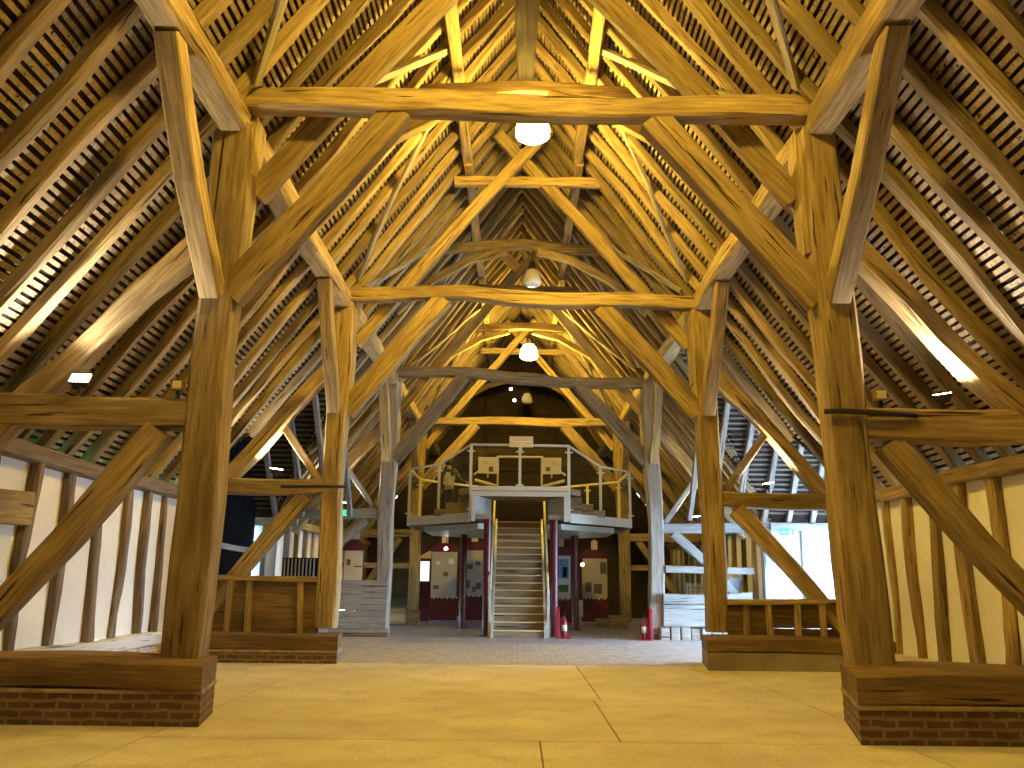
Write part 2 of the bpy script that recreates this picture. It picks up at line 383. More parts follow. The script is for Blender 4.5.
# common rafters -----------------------------------------------------
raf_meshes = {}
def rafter_mesh(sg, n):
    if (sg, n) in raf_meshes: return raf_meshes[(sg, n)]
    a = V((6.3, 0, zr(6.3))) + NRM*.075; b = V((0, 0, zr(0))) + NRM*.075
    a = V((sg*a.x, 0, a.z)); b = V((0, 0, b.z-.02))
    M = frame_from(a, b, (0, 0, 1))
    me = sweep_mesh('rafter', [V((0, 0, 0)), V(((b-a).length, 0, 0))], .15, .155, 900+n*7+sg, .028, .5, .18, (.86, .9))
    me.materials.append(OAKR); raf_meshes[(sg, n)] = (me, M); return raf_meshes[(sg, n)]
for sg, side in SIDES:
    cnt = {}
    for k in range(-7, 40):
        y = 8.40+.62*k + RND.uniform(-.025, .025)
        bay = -1 if y < FY[0] else max(i for i in range(4) if y >= FY[i])
        cnt[bay] = cnt.get(bay, 0)+1
        me, M = rafter_mesh(sg, k % 9)
        if PY0 < y < PY1:      # cut off at the porch valley
            zp = PZ+PS*min(y-PY0, PY1-y); xx = XW-(zp-ZW)/S
            a = V((xx, y, zr(xx))) + NRM*.075; b = V((0, y, zr(0)-.02)) + V((0, 0, .075*NRM.z))
            o = timber('rafter', [(sg*a.x, y, a.z), (0, y, b.z)], .15, .155, OAKR, wob=.025, cham=.16)
        else:
            o = bpy.data.objects.new('rafter', me); COL.objects.link(o)
            o.matrix_world = Matrix.Translation((0, y, 0)) @ M @ Matrix.Rotation(RND.uniform(-.05, .05), 4, 'X')
        if bay < 0:
            nn = 9-cnt[bay]; txt = f'{ORD[nn]} in front of the nearest tie beam'
        else: txt = f'{ORD[cnt[bay]]} beyond the {GN[bay]} tie beam'
        tag(o, f'rough oak rafter on the {side} roof slope, {txt}', 'rafter', f'rafters of the {side} roof slope')

# longitudinal timbers --------------------------------------------------
for sg, side in SIDES:
    mt = timber('arcade_plate', [(sg*3.25, y, 6.26) for y in (YN, 8.6, 14.8, 21, 27.2, YF)], .32, .32, OAK,
           f'long arcade plate running along the tops of the {side} posts', 'beam', 'arcade plates', wob=.015)
    for i, (y0, y1) in enumerate(((2.4, 8.62), (8.62, 14.82), (14.82, 21.02), (21.02, 27.2), (27.2, YF))):
        timber('purlin', [(sg*1.06, y0+.02, 9.07), (sg*1.04, y1-.02, 9.09)], .17, .22, OAKG if 0 else OAK,
               f'{side} upper side purlin, length ' + ('in front of the nearest truss' if i == 0 else f'beyond the {GN[i-1]} truss'), 'purlin', 'side purlins', wob=.014)

# trusses ------------------------------------------------------------
TR = ['nearest', 'second', 'third', 'fourth']
TZ = [(6.62, 6.53), (6.50, 6.38), (6.57, 6.34), (6.46, 6.43)]      # top of tie, left and right
AT = [(3.10, 3.05), (3.00, 2.83), (2.98, 2.72), (2.85, 2.8)]
ATH = [.32, .27, .24, .24]
for i, y in enumerate(FY):
    n = TR[i]; yc = y+.17
    MAT = OAK if i != 2 else OAKG
    PM = [OAK, OAK, OAKG, OAK][i]
    zl, zrr = TZ[i]
    sag = .015 if i != 2 else -.03
    timber('tie_beam', [(-3.32, y+.12, zl-.125), (-1, y+.12, zl-.13+sag), (1, y+.12, zrr-.13+sag), (3.34, y+.12, zrr-.125)], .24, .25, [OAK, OAK, OAKB, OAK][i],
           f'heavy oak tie beam spanning the {n} pair of arcade posts', 'beam', 'tie beams', wob=.022, cham=.1)
    for sg, side in SIDES:
        zt = (zl, zrr)[sg > 0]
        x0 = 3.25 if sg < 0 else 3.30
        base = .5 if i < 2 else .12
        lean = [.02 if sg < 0 else .08, .0, .0, .0][i]
        # post: stout shaft with a jowl flaring towards the top
        xb = sg*(x0+lean); xt = sg*3.24
        ab = (1.66, 1.8)[sg > 0] if i == 0 else 1.4
        wpost = [.36, .33, .34, .32][i]
        if i == 0 and sg > 0: wpost = .39
        root = timber('arcade_post', [(xb, yc+.02, base), (sg*(x0+.01), yc+.02, 2.6), (xt, yc+.03, 4.6), (xt, yc+.05, 6.2)], .36, wpost, PM,
                      f'{"stout" if i < 2 else "weathered"} arcade post standing on the {side} under the {n} tie beam', 'post', 'arcade posts', up=(1, 0, 0), wob=.016, cham=.1,
                      taper=(1.12, 1.1 if not (i == 0 and sg > 0) else .92))
        # jowl cheek as a part of the post
        j = timber('jowl', [(sg*3.17, yc+.12, 4.75), (sg*3.15, yc+.2, zt-.27)], .30, .26, PM, parent=None, up=(1, 0, 0), wob=.01, taper=(1.35, 1.05))
        mw = j.matrix_world.copy(); j.parent = root; j.matrix_parent_inverse = root.matrix_world.inverted(); j.matrix_world = mw
        # brace from post to tie beam
        timber('tie_brace', [(sg*3.12, y+.12, 4.2), (sg*2.3, y+.12, 5.2), (sg*1.42, y+.12, zt-.22)], .20, .33, [OAK, OAK, OAKB, OAK][i],
               f'straight brace from the {side} post up to the {n} tie beam', 'brace', 'braces under the tie beams', wob=.014, cham=.1)
        # brace from post to arcade plate, towards the front
        timber('arcade_brace', [(sg*3.27, y+.0, 4.2), (sg*3.27, y-.5*ab, 5.1), (sg*3.26, y-ab, 6.14)], .22, .24, [OAK, OAK, OAK, OAK][i],
               f'short arcade brace rising forwards from the {side} post of the {n} truss', 'brace', 'braces to the arcade plates', wob=.012, cham=.1)
        # passing brace: from post through the tie, crossing under the ridge
        timber('scissor_brace', [(sg*3.05, yc+.27, 5.5), (sg*2.35, yc+.27, 6.45), (sg*.1, yc+.27+.07*sg, 9.15), (-sg*.5, yc+.27+.09*sg, 9.82)], .13, .27 if i == 0 else .22,
               OAK, f'scissor brace rising from the {side} post across the {n} tie beam', 'brace', 'scissor braces', wob=.014, cham=.1)
        # aisle principal, a thick inner rafter over the aisle
        cv = .06
        timber('aisle_principal', [(sg*5.55, yc, 2.45 if i else 2.62), (sg*4.7, yc, 3.45), (sg*4.1, yc, 4.25), (sg*3.35, yc, 5.05)], .26, .26, OAK,
               f'thick crooked principal over the {side} aisle at the {n} truss', 'rafter', 'aisle principals', wob=.03, cham=.12)
        # aisle tie
        za = AT[i][sg > 0]; h = ATH[i]
        atm = [OAK, OAK, OAKG if sg < 0 else OAKP, OAK][i]
        timber('aisle_tie', [(sg*3.4, yc-.02, za-h/2), (sg*4.5, yc-.02, za-h/2-.02), (sg*5.8, yc-.02, za-h/2+.01)], .27, h, atm,
               f'aisle tie from the {n} {side} post out to the aisle wall', 'beam', 'aisle ties', wob=.016, cham=.1)
        # aisle brace down to the sill
        lo = [(5.55, .42), (5.45, .52), (5.35, .80) if sg > 0 else (4.35, 1.2), (5.4, .1)][i]
        timber('aisle_brace', [(sg*3.72, yc-.03, za-h-.02), (sg*4.55, yc-.03, (za-h+lo[1])/2+.06), (sg*lo[0], yc-.03, lo[1])], .22, .27 if i < 2 else .2, atm if i != 0 else OAK,
               f'slanting brace under the {side} aisle tie of the {n} truss', 'brace', 'aisle braces', wob=.016, cham=.12)
        if i in (1, 2):
            timber('aisle_strut', [(sg*3.5, yc, za-.05), (sg*4.3, yc, za+1.05)], .12, .13, OAKP if i == 2 else OAK,
               f'small slanting strut above the {side} aisle tie of the {n} truss', 'strut', 'aisle struts', wob=.008)
        # wind braces from plate to purlin, lying under the rafters
        for dy, w in ((-1, 'forwards'), (1, 'backwards')):
            a = V((3.02, yc+dy*.25, zr(3.02))) - NRM*.06; b = V((1.2, yc+dy*2.75, zr(1.2))) - NRM*.06
            c = (a+b)/2 + V((.05, 0, -.02)) - NRM*.03
            timber('wind_brace', [(sg*a.x, a.y, a.z), (sg*c.x, c.y+dy*.12, c.z), (sg*b.x, b.y, b.z)], .12, .055, OAKG,
               f'thin wind brace on the {side} slope leaning {w} from the {n} truss', 'brace', 'wind braces', wob=.012, up=(sg*S, 0, 1))
    if i != 0 or True:
        timber('collar', [(-1.32, yc+.3, 8.80), (1.5, yc+.3, 8.77)], .14, .19, OAK,
           f'straight collar high above the {n} tie beam', 'beam', 'collars of the main trusses', wob=.014)
# intermediate arched trusses in the middle of each bay
for i, y in enumerate((11.75, 18.0, 24.25, 30.5)):
    n = ['first', 'second', 'third', 'fourth'][i]
    timber('arched_collar', [(-1.72, y, 8.56), (0, y, 8.66), (1.72, y, 8.52)], .16, .22, OAK, f'cranked collar of the arched rafter truss in the {n} bay', 'beam', 'arched collars', wob=.012)
    for sg, side in SIDES:
        timber('arch_brace', [(sg*.35, y, 8.50), (sg*1.15, y, 8.28), (sg*2.0, y, 7.78), (sg*2.78, y, 7.05)], .14, .17, OAK,
               f'curved arch brace on the {side} of the {n} bay collar', 'brace', 'arch braces', wob=.01)
timber('glare_strut', [(.03, 11.75, 8.76), (.03, 11.75, 10.5)], .14, .26, OAKP, 'added upright strut, pale for lamp glare, from the nearest arched collar to the ridge', 'strut', up=(1, 0, 0), taper=(1, 1.6))  # strut added for a pale glare band; its pale tone stands for overexposure

# plinths and sills under the two near trusses ------------------------------------
def plinth(sg, side, y0, y1, xin, xout, zb, zt, lab, br=True, m=OAKD, sk=.16):
    r = MB()
    nx = 24
    # brick base with slightly uneven faces
    r.prism([(sg*xin, y0), (sg*(xin+sk), y1), (sg*xout, y1), (sg*xout, y0)], -.02, zb, 'z')
    if br: r.prism([(sg*(xin-.012), y0-.012), (sg*(xin+sk-.012), y1+.01), (sg*xout, y1+.01), (sg*xout, y0-.012)], zb-.03, zb+.008, 'z', 1)
    tag(r.build('brick_plinth', [BRICK if br else RENDER, MORTAR], bevel=.008), f'low {"red brick" if br else "rendered"} plinth under the {lab} on the {side}', 'plinth', 'brick plinths')
    sb = timber('sill_beam', [(sg*(xin+.0), (y0+y1)/2, (zb+zt)/2), (sg*(xin+xout)/2, (y0+y1)/2, (zb+zt)/2+.015), (sg*xout, (y0+y1)/2, (zb+zt)/2)], y1-y0+.02, zt-zb, m,
           f'broad timber sill beam carrying the {lab} on the {side}', 'beam', 'sill beams', wob=.012, cham=.08, step=.35)
    Mi = sb.matrix_world.inverted()
    for v in sb.data.vertices:       # the inner end is cut on the skew
        q = sb.matrix_world @ v.co
        if abs(q.x) < xin+.3:
            q.x += sg*sk*(q.y-y0)/(y1-y0); v.co = Mi @ q
plinth(-1, 'left', 8.05, 8.90, 2.86, 5.75, .30, .545, 'nearest post', sk=.17)
plinth(1, 'right', 7.55, 8.90, 2.80, 5.75, .30, .535, 'nearest post', sk=.36)
plinth(-1, 'left', 14.05, 15.0, 2.87, 5.75, .19, .42, 'second post', sk=.12)
plinth(1, 'right', 13.65, 15.05, 2.87, 5.75, .26, .45, 'second post', br=False, sk=.2)
# boarded partitions on the second sills
def partition(sg, side, y, xa, xb, z0, z1, mat, studs, lab, cat='partition', boards=4, smat=None, tilt=0):
    root = empty('low_partition', (sg*(xa+xb)/2, y, z0), lab, cat, 'low partitions')
    a, b = sorted((sg*xa, sg*xb)); cx = root.location.x
    r = MB()
    for k in range(boards):
        h = (z1-z0)/boards
        r.box(a-cx, b-cx, .02+.006*(k % 2), .05, k*h+(.004 if sg > 0 and k == 1 else -.004), (k+1)*h)
    r.build('board_panel', [mat], root, bevel=.004)
    for x in studs:
        o = timber('stud', [(sg*x, y-.02, z0), (sg*x+RND.uniform(-.03, .03), y-.02, z1)], .09, .1, smat or mat, parent=root, up=(1, 0, 0), wob=.012)
    timber('rail', [(a, y, z1+.02), (b, y, z1+.03)], .16, .09, smat or mat, parent=root, wob=.01)
    return root
partition(-1, 'left', 14.72, 3.4, 5.7, .40, 1.27, OAKD, (3.65, 4.52, 4.85, 5.3), 'low boarded partition with crooked studs beside the second left post', smat=OAK)
partition(1, 'right', 14.72, 3.45, 5.7, .44, .98, OAKD, (3.75, 4.15, 4.6, 5.02, 5.4), 'low boarded partition with short studs beside the second right post', smat=OAK)
# third truss: grey boarded stalls
root = empty('boarded_stall', (-3.75, 20.85, 0), 'grey horizontally boarded stall side left of the stairs', 'partition', 'stall sides')
r = MB()
for k in range(8):
    z = .18+k*.14
    r.box(-.62, .62, -.03+.01*(k % 2), .02, z, z+.128)
r.build('board_panel', [OAKG], root, bevel=.006)
MB().box(-.66, .68, -.12, .18, -.01, .1).build('brick_base', [BRICK], root)
timber('sill', [(-4.45, 20.85, .14), (-3.05, 20.85, .14)], .28, .09, OAKG, parent=root)
root = empty('boarded_stall', (4.4, 20.85, 0), 'limewashed stall side of two wide boards right of the stairs', 'partition', 'stall sides')
r = MB(); r.box(-1.0, 1.0, -.05, .03, .30, .70); r.box(-1.0, 1.0, -.04, .03, .705, .80)
r.build('board_panel', [OAKP], root, bevel=.01)
timber('rail', [(3.4, 20.83, .93), (5.5, 20.83, .97)], .2, .24, OAKP, parent=root, wob=.02)
r = MB(); rr = random.Random(5)
for k in range(9):
    x = -1.1+k*.24; r.box(x, x+.22, -.12-rr.random()*.06, .12, -.02, .22+rr.random()*.08)
r.build('rubble_footing', [OAKG], root, bevel=.03)
timber('gate_rail', [(3.5, 20.9, 1.62), (5.6, 20.9, 1.60)], .08, .16, OAKP, 'pale horizontal rail between the third right post and the porch corner', 'rail', wob=.01)
timber('corner_post', [(5.9, 20.72, 0), (5.88, 20.72, 2.62)], .22, .26, OAKP, 'pale corner post of the right porch beside the bright wall', 'post', up=(1, 0, 0))
for s_, side in SIDES:
    timber('side_rail', [(s_*3.4, 27.25, 1.75), (s_*5.6, 27.25, 1.75)], .1, .17, OAK, f'horizontal rail beside the fourth {side} post', 'rail', 'rails at the fourth truss')

# aisle walls -----------------------------------------------------------
for sg, side in SIDES:
    zb = .47 if sg < 0 else .30
    a, b = sorted((sg*5.80, sg*5.95))
    mb = MB()
    for y0, y1 in ((YN, PY0-.15), (PY1+.15, YF)):
        mb.box(a, b, y0, y1, zb-.02, 2.60, 0)
        a2, b2 = sorted((sg*5.62, sg*5.97)); mb.box(a2, b2, y0, y1, -.05, zb-.2 if sg < 0 else zb-.02, 1)
    tag(mb.build('wall_'+side, [PLASTER, BRICKW if sg < 0 else CONC]), kind='structure')
    timber('wall_plate', [(sg*5.76, YN, 2.68), (sg*5.76, 4, 2.69), (sg*5.76, PY0, 2.67)], .22, .2, STUD if sg < 0 else OAK,
           f'wall plate along the top of the {side} aisle wall', 'beam', 'wall plates', wob=.018)
    timber('wall_plate', [(sg*5.76, PY1, 2.67), (sg*5.76, YF, 2.68)], .22, .2, OAK, f'wall plate of the {side} aisle beyond the porch', 'beam', 'wall plates', wob=.018)
    if sg < 0:
        timber('wall_sill', [(-5.74, YN, .36), (-5.74, PY0, .36)], .26, .2, OAKW, 'limewashed sill beam at the foot of the left aisle wall', 'beam', wob=.016)
    lys = [(13.9, .1), (13.24, .10), (12.54, .13), (11.75, .18), (10.86, .14), (10.0, .13), (9.2, .2), (8.5, .15), (7.8, .15)] if sg < 0 else \
          [(14.3, .08), (13.6, .09), (12.86, .17), (12.1, .17), (11.37, .28), (10.5, .22), (9.7, .2), (9.0, .18), (8.3, .18)]
    for k, (y, w) in enumerate(lys):
        timber('wall_stud', [(sg*5.77, y+RND.uniform(-.04, .04), zb-.02), (sg*5.77, y+RND.uniform(-.05, .05), 1.4), (sg*5.77, y+(.12 if (sg < 0 and k == 5) else 0)-.03, 2.6)], .12, w, STUD if sg < 0 else OAK,
               f'{"wide " if w > .18 else ""}crooked stud in the white {side} aisle wall, {ORD[k+1]} from the {"second truss" } end', 'stud', f'studs of the {side} aisle wall', up=(0, 1, 0), wob=.026, step=.25, cham=.2)
    k = 0; y = 21.4
    while y < 33:
        k += 1
        timber('wall_stud', [(sg*5.77, y, zb-.02), (sg*5.77, y+.02, 2.6)], .12, .15, OAK,
               f'stud in the {side} aisle wall beyond the porch, {ORD[k]} from the porch', 'stud', f'far studs of the {side} aisle wall', up=(0, 1, 0), wob=.02)
        y += .95
timber('wall_rail', [(-5.75, 7.8, 2.0), (-5.75, 9.95, 2.03)], .12, .36, OAK, 'wide horizontal rail in the left aisle wall at the near end', 'rail', wob=.02)
# gables
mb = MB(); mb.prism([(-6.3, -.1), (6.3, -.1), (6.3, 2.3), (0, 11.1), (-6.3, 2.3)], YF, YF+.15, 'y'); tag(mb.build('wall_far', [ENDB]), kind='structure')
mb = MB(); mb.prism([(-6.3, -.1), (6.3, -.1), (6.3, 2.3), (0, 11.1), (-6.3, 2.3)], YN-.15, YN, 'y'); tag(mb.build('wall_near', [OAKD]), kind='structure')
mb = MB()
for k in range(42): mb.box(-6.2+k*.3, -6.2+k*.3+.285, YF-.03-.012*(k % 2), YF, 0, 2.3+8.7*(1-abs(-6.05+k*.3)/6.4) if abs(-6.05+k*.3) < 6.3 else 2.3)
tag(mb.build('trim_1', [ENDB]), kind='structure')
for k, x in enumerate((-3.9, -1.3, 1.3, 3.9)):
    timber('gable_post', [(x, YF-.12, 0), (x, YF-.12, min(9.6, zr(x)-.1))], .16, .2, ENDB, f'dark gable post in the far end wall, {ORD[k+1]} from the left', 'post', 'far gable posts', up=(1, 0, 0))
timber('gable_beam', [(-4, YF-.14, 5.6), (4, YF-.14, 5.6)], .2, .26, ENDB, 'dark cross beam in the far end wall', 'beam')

# porch walls and doors ---------------------------------------------------------
for sg, side in SIDES:
    mb = MB()
    a, b = sorted((sg*5.78, sg*PX[sg]))
    mb.box(a, b, PY1, PY1+.14, -.05, 2.72, 0)
    mb.box(a, b, PY0-.14, PY0, -.05, 2.72, 0)
    if sg < 0:
        # close the gable over the doors
        mb.prism([(PY0-.3, 2.6), (PY1+.3, 2.6), ((PY0+PY1)/2+.2, 6.5), ((PY0+PY1)/2-.2, 6.5)], -6.46, -6.40, 'x', 1)
    tag(mb.build('wall_porch_'+side, [LIMEWASH, DARKBOARD]), kind='structure')
    xs = [6.72, 7.5, 8.2] if sg > 0 else [6.05, 5.7]
    for k, x in enumerate(xs):
        if sg < 0 and k == 1: x = 5.5
        timber('porch_stud', [(sg*x, PY1-.03, 0), (sg*x, PY1-.03, 2.6)], .1, .12, OAKG if sg < 0 else OAKP,
               f'{"limewashed" if sg > 0 else "grey"} stud in the {side} porch side wall, {ORD[k+1]} from the nave', 'stud', f'studs of the {side} porch', up=(1, 0, 0))
    a, b = (5.95, PX[sg]) if sg > 0 else (5.3, 6.7)
    timber('porch_plate', [(sg*a, PY1-.05, 2.62), (sg*b, PY1-.05, 2.62)], .16, .17, OAKP, f'pale plate above the {side} porch side wall', 'beam', 'porch plates')
# the open doorway of the right porch: gable boarding above the opening
mb = MB(); mb.prism([(PY0-.2, 2.9), (PY1+.2, 2.9), ((PY0+PY1)/2, 6.5)], 8.5, 8.6, 'x'); tag(mb.build('trim_2', [OAKD]), kind='structure')
# left porch doors: tarred boards with a few open joints
mb = MB(); y = PY0+.02; rr = random.Random(3)
gaps = {17.55: .006, 19.6: .012, 20.36: .03, 18.6: .004}
ys = [14.96, 15.3, 15.62, 15.95, 16.3, 16.6, 16.95, 17.25, 17.55, 17.9, 18.25, 18.6, 18.95, 19.28, 19.6, 19.9, 20.15, 20.36, 20.575]
for a, b in zip(ys[:-1], ys[1:]):
    g1 = gaps.get(b, 0)
    mb.box(-6.34, -6.30, a, b-g1 if g1 else b, .05, PZ+PS*min((a+b)/2-PY0, PY1-(a+b)/2)+.1)
d = mb.build('door_1', [DARKBOARD]); tag(d, 'tall dark tarred double door of the left porch', 'door', kind='structure')
for k, z in enumerate((.95, 1.95, 3.6)):
    timber('ledge', [(-6.26, 15.1, z), (-6.26, 20.2, z)], .06, .12, OAKG if k == 1 else DARKBOARD, parent=d)
tag(MB().box(-6.44, -6.36, 20.62, 20.66, 0, 2.9).box(-6.44, -6.36, 14.94, 15.02, 0, 2.9).build('trim_3', [OAKG]), kind='structure')

# exit signs -----------------------------------------------------------------
def exit_sign(loc, lab):
    r = empty('exit_sign', loc, lab, 'sign', 'green exit signs')
    MB().box(-.16, .16, -.02, .02, -.07, .07).build('sign_box', [GREEN], r, bevel=.006)
    m = MB(); m.box(-.12, -.02, -.026, -.021, -.012, .012); m.prism([(-.05, -.035), (-.05, .035), (.0, 0)], -.026, -.021, 'y')
    m.box(.05, .11, -.026, -.021, -.05, .05); m.build('pictogram', [WHITE], r)
exit_sign((6.3, 20.48, 2.49), 'green exit sign at the top of the bright right porch wall')
exit_sign((-4.22, 20.72, 2.86), 'green exit sign on the left aisle tie of the third truss')

# lamps ----------------------------------------------------------------------
def pendant(loc, lit, lab, ztop):
    r = empty('pendant_lamp', loc, lab, 'lamp', 'hanging bell lamps')
    MB().tube([(0, 0, .2), (0, 0, ztop-loc[2])], .012, 6).build('rod', [IRON], r)
    MB().lathe((0, 0, 0), [(.03, .34), (.07, .33), (.085, .2), (.1, .16), (.1, .13)], 16).build('cap', [IRON], r, smooth=True)
    k = 1.25 if lit else 1.0  # lit bells enlarged, the extra size standing in for their glare
    MB().lathe((0, 0, 0), [(.08, .15), (.13*k, .10), (.18*k, .0), (.205*k, -.12*k), (.2*k, -.2*k), (.15*k, -.235*k), (.02, -.25*k)], 24).build('glass_bell', [(BULB_NEAR if loc[1] < 6 else BULB) if lit else OPAL], r, smooth=True)
    return r
pendant((.10, 5.4, 8.0), True, 'lit pendant lamp high overhead in front of the nearest truss', 10.7)
pendant((.13, 11.75, 8.10), True, 'brightly lit pendant lamp under the nearest tie beam', 8.56)
pendant((.23, 18.0, 7.93), False, 'unlit pendant lamp with pale glass above the second tie beam', 8.56)
pendant((.24, 24.25, 7.95), True, 'brightly lit pendant lamp farther down the nave', 8.56)
pendant((.26, 30.5, 7.86), False, 'unlit pendant lamp in the dark far end', 8.56)

def floodlight(loc, aim, power, lab, size=.16, vis=True, cone=165):
    """a floodlight standing on an aisle tie, its lens turned to aim; the lamp itself shines from the lens"""
    loc = V(loc); d = (V(aim)-loc).normalized()
    r = empty('floodlight', loc, lab, 'floodlight', 'floodlights on the aisle ties')
    u = d.orthogonal().normalized() if abs(d.z) > .95 else d.cross(V((0, 0, 1))).normalized(); w = d.cross(u)
    def P(a, b, c): return u*a+w*b+d*c
    s = size/2
    m = MB(); vs = [P(x*s*k, y*s*.7*k, c) for c, k in ((-.09, .6), (0, 1)) for x, y in ((-1, -1), (1, -1), (1, 1), (-1, 1))]
    m.add(vs, [(3, 2, 1, 0), (0, 1, 5, 4), (1, 2, 6, 5), (2, 3, 7, 6), (3, 0, 4, 7), (4, 5, 6, 7)]); m.build('housing', [BLACK], r)
    vs = [P(x*s*.9, y*s*.62, .004) for x, y in ((-1, -1), (1, -1), (1, 1), (-1, 1))]+[P(x*s*.9, y*s*.62, .012) for x, y in ((-1, -1), (1, -1), (1, 1), (-1, 1))]
    MB().add(vs, [(0, 1, 2, 3), (7, 6, 5, 4), (0, 4, 5, 1), (1, 5, 6, 2), (2, 6, 7, 3), (3, 7, 4, 0)]).build('lens', [FLOODLENS], r)
    MB().tube([(0, 0, -.02), (0, 0, -.16)], .015, 6).build('bracket', [BLACK], r)
    l = bpy.data.lights.new('flood_beam', 'SPOT'); l.energy = power; l.color = (1, .93, .82); l.spot_size = math.radians(cone); l.spot_blend = .5; l.shadow_soft_size = .05
    o = bpy.data.objects.new('flood_beam', l); COL.objects.link(o); o.parent = r
    o.matrix_local = Matrix.Translation(d*.03) @ d.to_track_quat('-Z', 'Y').to_matrix().to_4x4()
    return r
for i, y in enumerate(FY[:3]):
    for sg, side in SIDES:
        z = AT[i][sg > 0]+.15
        x = [4.5, 4.25, 4.3][i] if sg < 0 else [4.3, 4.28, 4.3][i]
        pw = [320 if sg < 0 else 230, 190, 110][i]
        floodlight((sg*x, y+(-.08 if (i == 0 and sg < 0) else .1), z), (sg*(x-.25), y-(2.0 if (i == 0 and sg < 0) else .15), z+1.7), pw, f'small floodlight standing on the {TR[i]} {side} aisle tie', .2)
for (x, y, z, lab) in ((-3.53, 8.52, 3.2, 'small box lamp on the aisle tie against the nearest left post'), (3.62, 8.52, 3.16, 'small box lamp on the aisle tie against the nearest right post')):
    r = empty('box_lamp', (x, y, z), lab, 'lamp', 'small box lamps')
    MB().box(-.06, .06, -.05, .05, -.05, .06).build('housing', [OAK], r, bevel=.01)
    MB().box(-.045, .045, -.056, -.05, -.035, .045).build('lens', [CREAM], r)
    MB().box(-.02, .02, -.02, .02, -.12, -.05).build('bracket', [IRON], r)
def spot(loc, lab, drop, par=None):
    r = empty('spotlight', loc, lab, 'spotlight', 'small white spotlights')
    MB().tube([(0, .10, 0), (0, -.03, 0)], [.05, .06], 12).build('housing', [BLACK], r)
    MB().tube([(0, -.03, 0), (0, -.04, 0)], .052, 12).build('lens', [SPOTLENS], r)
    MB().tube([(0, .05, .03), (0, .05, drop)], .01, 6).build('rod', [BLACK], r)
spot((-.33, 30.45, 8.14), 'upper small white spotlight under the far collar', .39)
spot((-.2, 30.45, 7.72), 'lower small white spotlight on a rod below the far collar', .82)
spot((-2.26, 27.0, 2.27), 'white spotlight under the left side of the gallery', .45)
spot((1.96, 26.9, 1.82), 'white spotlight beside the right display panel', .9)

# iron straps --------------------------------------------------------------
def strap(pts, lab):
    m = MB(); m.tube(pts, .028, 8); return tag(m.build('iron_strap', [IRON], smooth=True), lab, 'strap', 'iron straps')
strap([(3.02, 8.44, 2.98), (3.15, 8.42, 2.985), (3.5, 8.43, 2.97), (3.95, 8.45, 2.95)], 'round iron strap tying the nearest right post to its aisle tie')
strap([(-4.1, 14.62, 2.83), (-3.5, 14.6, 2.84), (-3.0, 14.62, 2.84)], 'iron strap tying the second left post to its aisle tie')

# hazard tape -----------------------------------------------------------------
m = MB(); rr = random.Random(2)
for k in range(9):
    x = 2.70+.012*k; y = 13.75-k*.145; m.box(x-.05, x+.03, y, y+.08, 0, .004, 0); m.box(x-.05, x+.03, y+.08, y+.14, 0, .004, 1)
tag(m.build('hazard_tape', [YELLOW, BLACK]), 'yellow and black hazard tape on the floor at the right plinth corner', 'tape')

# viewing gallery ----------------------------------------------------------------
G = empty('viewing_gallery', (0, 24.3, 0), 'octagonal viewing gallery on dark red columns at the centre', 'gallery')
def gl(p): return (p[0], p[1]-24.3, p[2])
octo = [(-1.23, 21.4), (-2.97, 23.14), (-2.97, 25.6), (-1.23, 27.3), (1.23, 27.3), (2.97, 25.6), (2.97, 23.14), (1.23, 21.4)]
poly = [(-.72, 21.4)] + octo + [(.72, 21.4), (.72, 24.2), (-.72, 24.2)]
o = MB().prism([(x, y-24.3) for x, y in poly], 2.80, 2.92, 'z').build('lower_deck', [DECKWOOD], G)
m = MB()
for a, b in zip(octo[:-1], octo[1:]):
    a, b = V((*a, 0)), V((*b, 0)); t = (b-a).normalized(); nn = V((t.y, -t.x, 0))
    if nn.dot(V((0, 24.3, 0))-a) > 0: nn = -nn
    c = [a, b, b+nn*.05, a+nn*.05]
    m.add([(q.x, q.y-24.3, z) for z in (2.72, 2.95) for q in c], [(3, 2, 1, 0), (4, 5, 6, 7), (0, 1, 5, 4), (1, 2, 6, 5), (2, 3, 7, 6), (3, 0, 4, 7)])
m.build('fascia', [STEEL], G)
m = MB()
inn = [(x*.86, 24.35+(y-24.35)*.86) for x, y in octo]
m.prism([(x, y-24.3) for x, y in ([(-.72, 22.0)] + inn + [(.72, 22.0), (.72, 24.2), (-.72, 24.2)])], 2.58, 2.72, 'z').build('soffit_frame', [STEEL], G)
up = [(-1.23, 21.4), (1.23, 21.4), (1.55, 21.8), (1.15, 23.25), (-1.15, 23.25), (-1.55, 21.8)]
MB().prism([(x, y-24.3) for x, y in up], 3.42, 3.58, 'z').build('upper_deck', [DECKWOOD], G)
MB().box(-1.22, 1.22, -2.95, -2.9, 3.36, 3.48).box(-1.22, 1.22, -2.94, -2.9, 3.50, 3.60).build('upper_fascia', [STEEL], G)
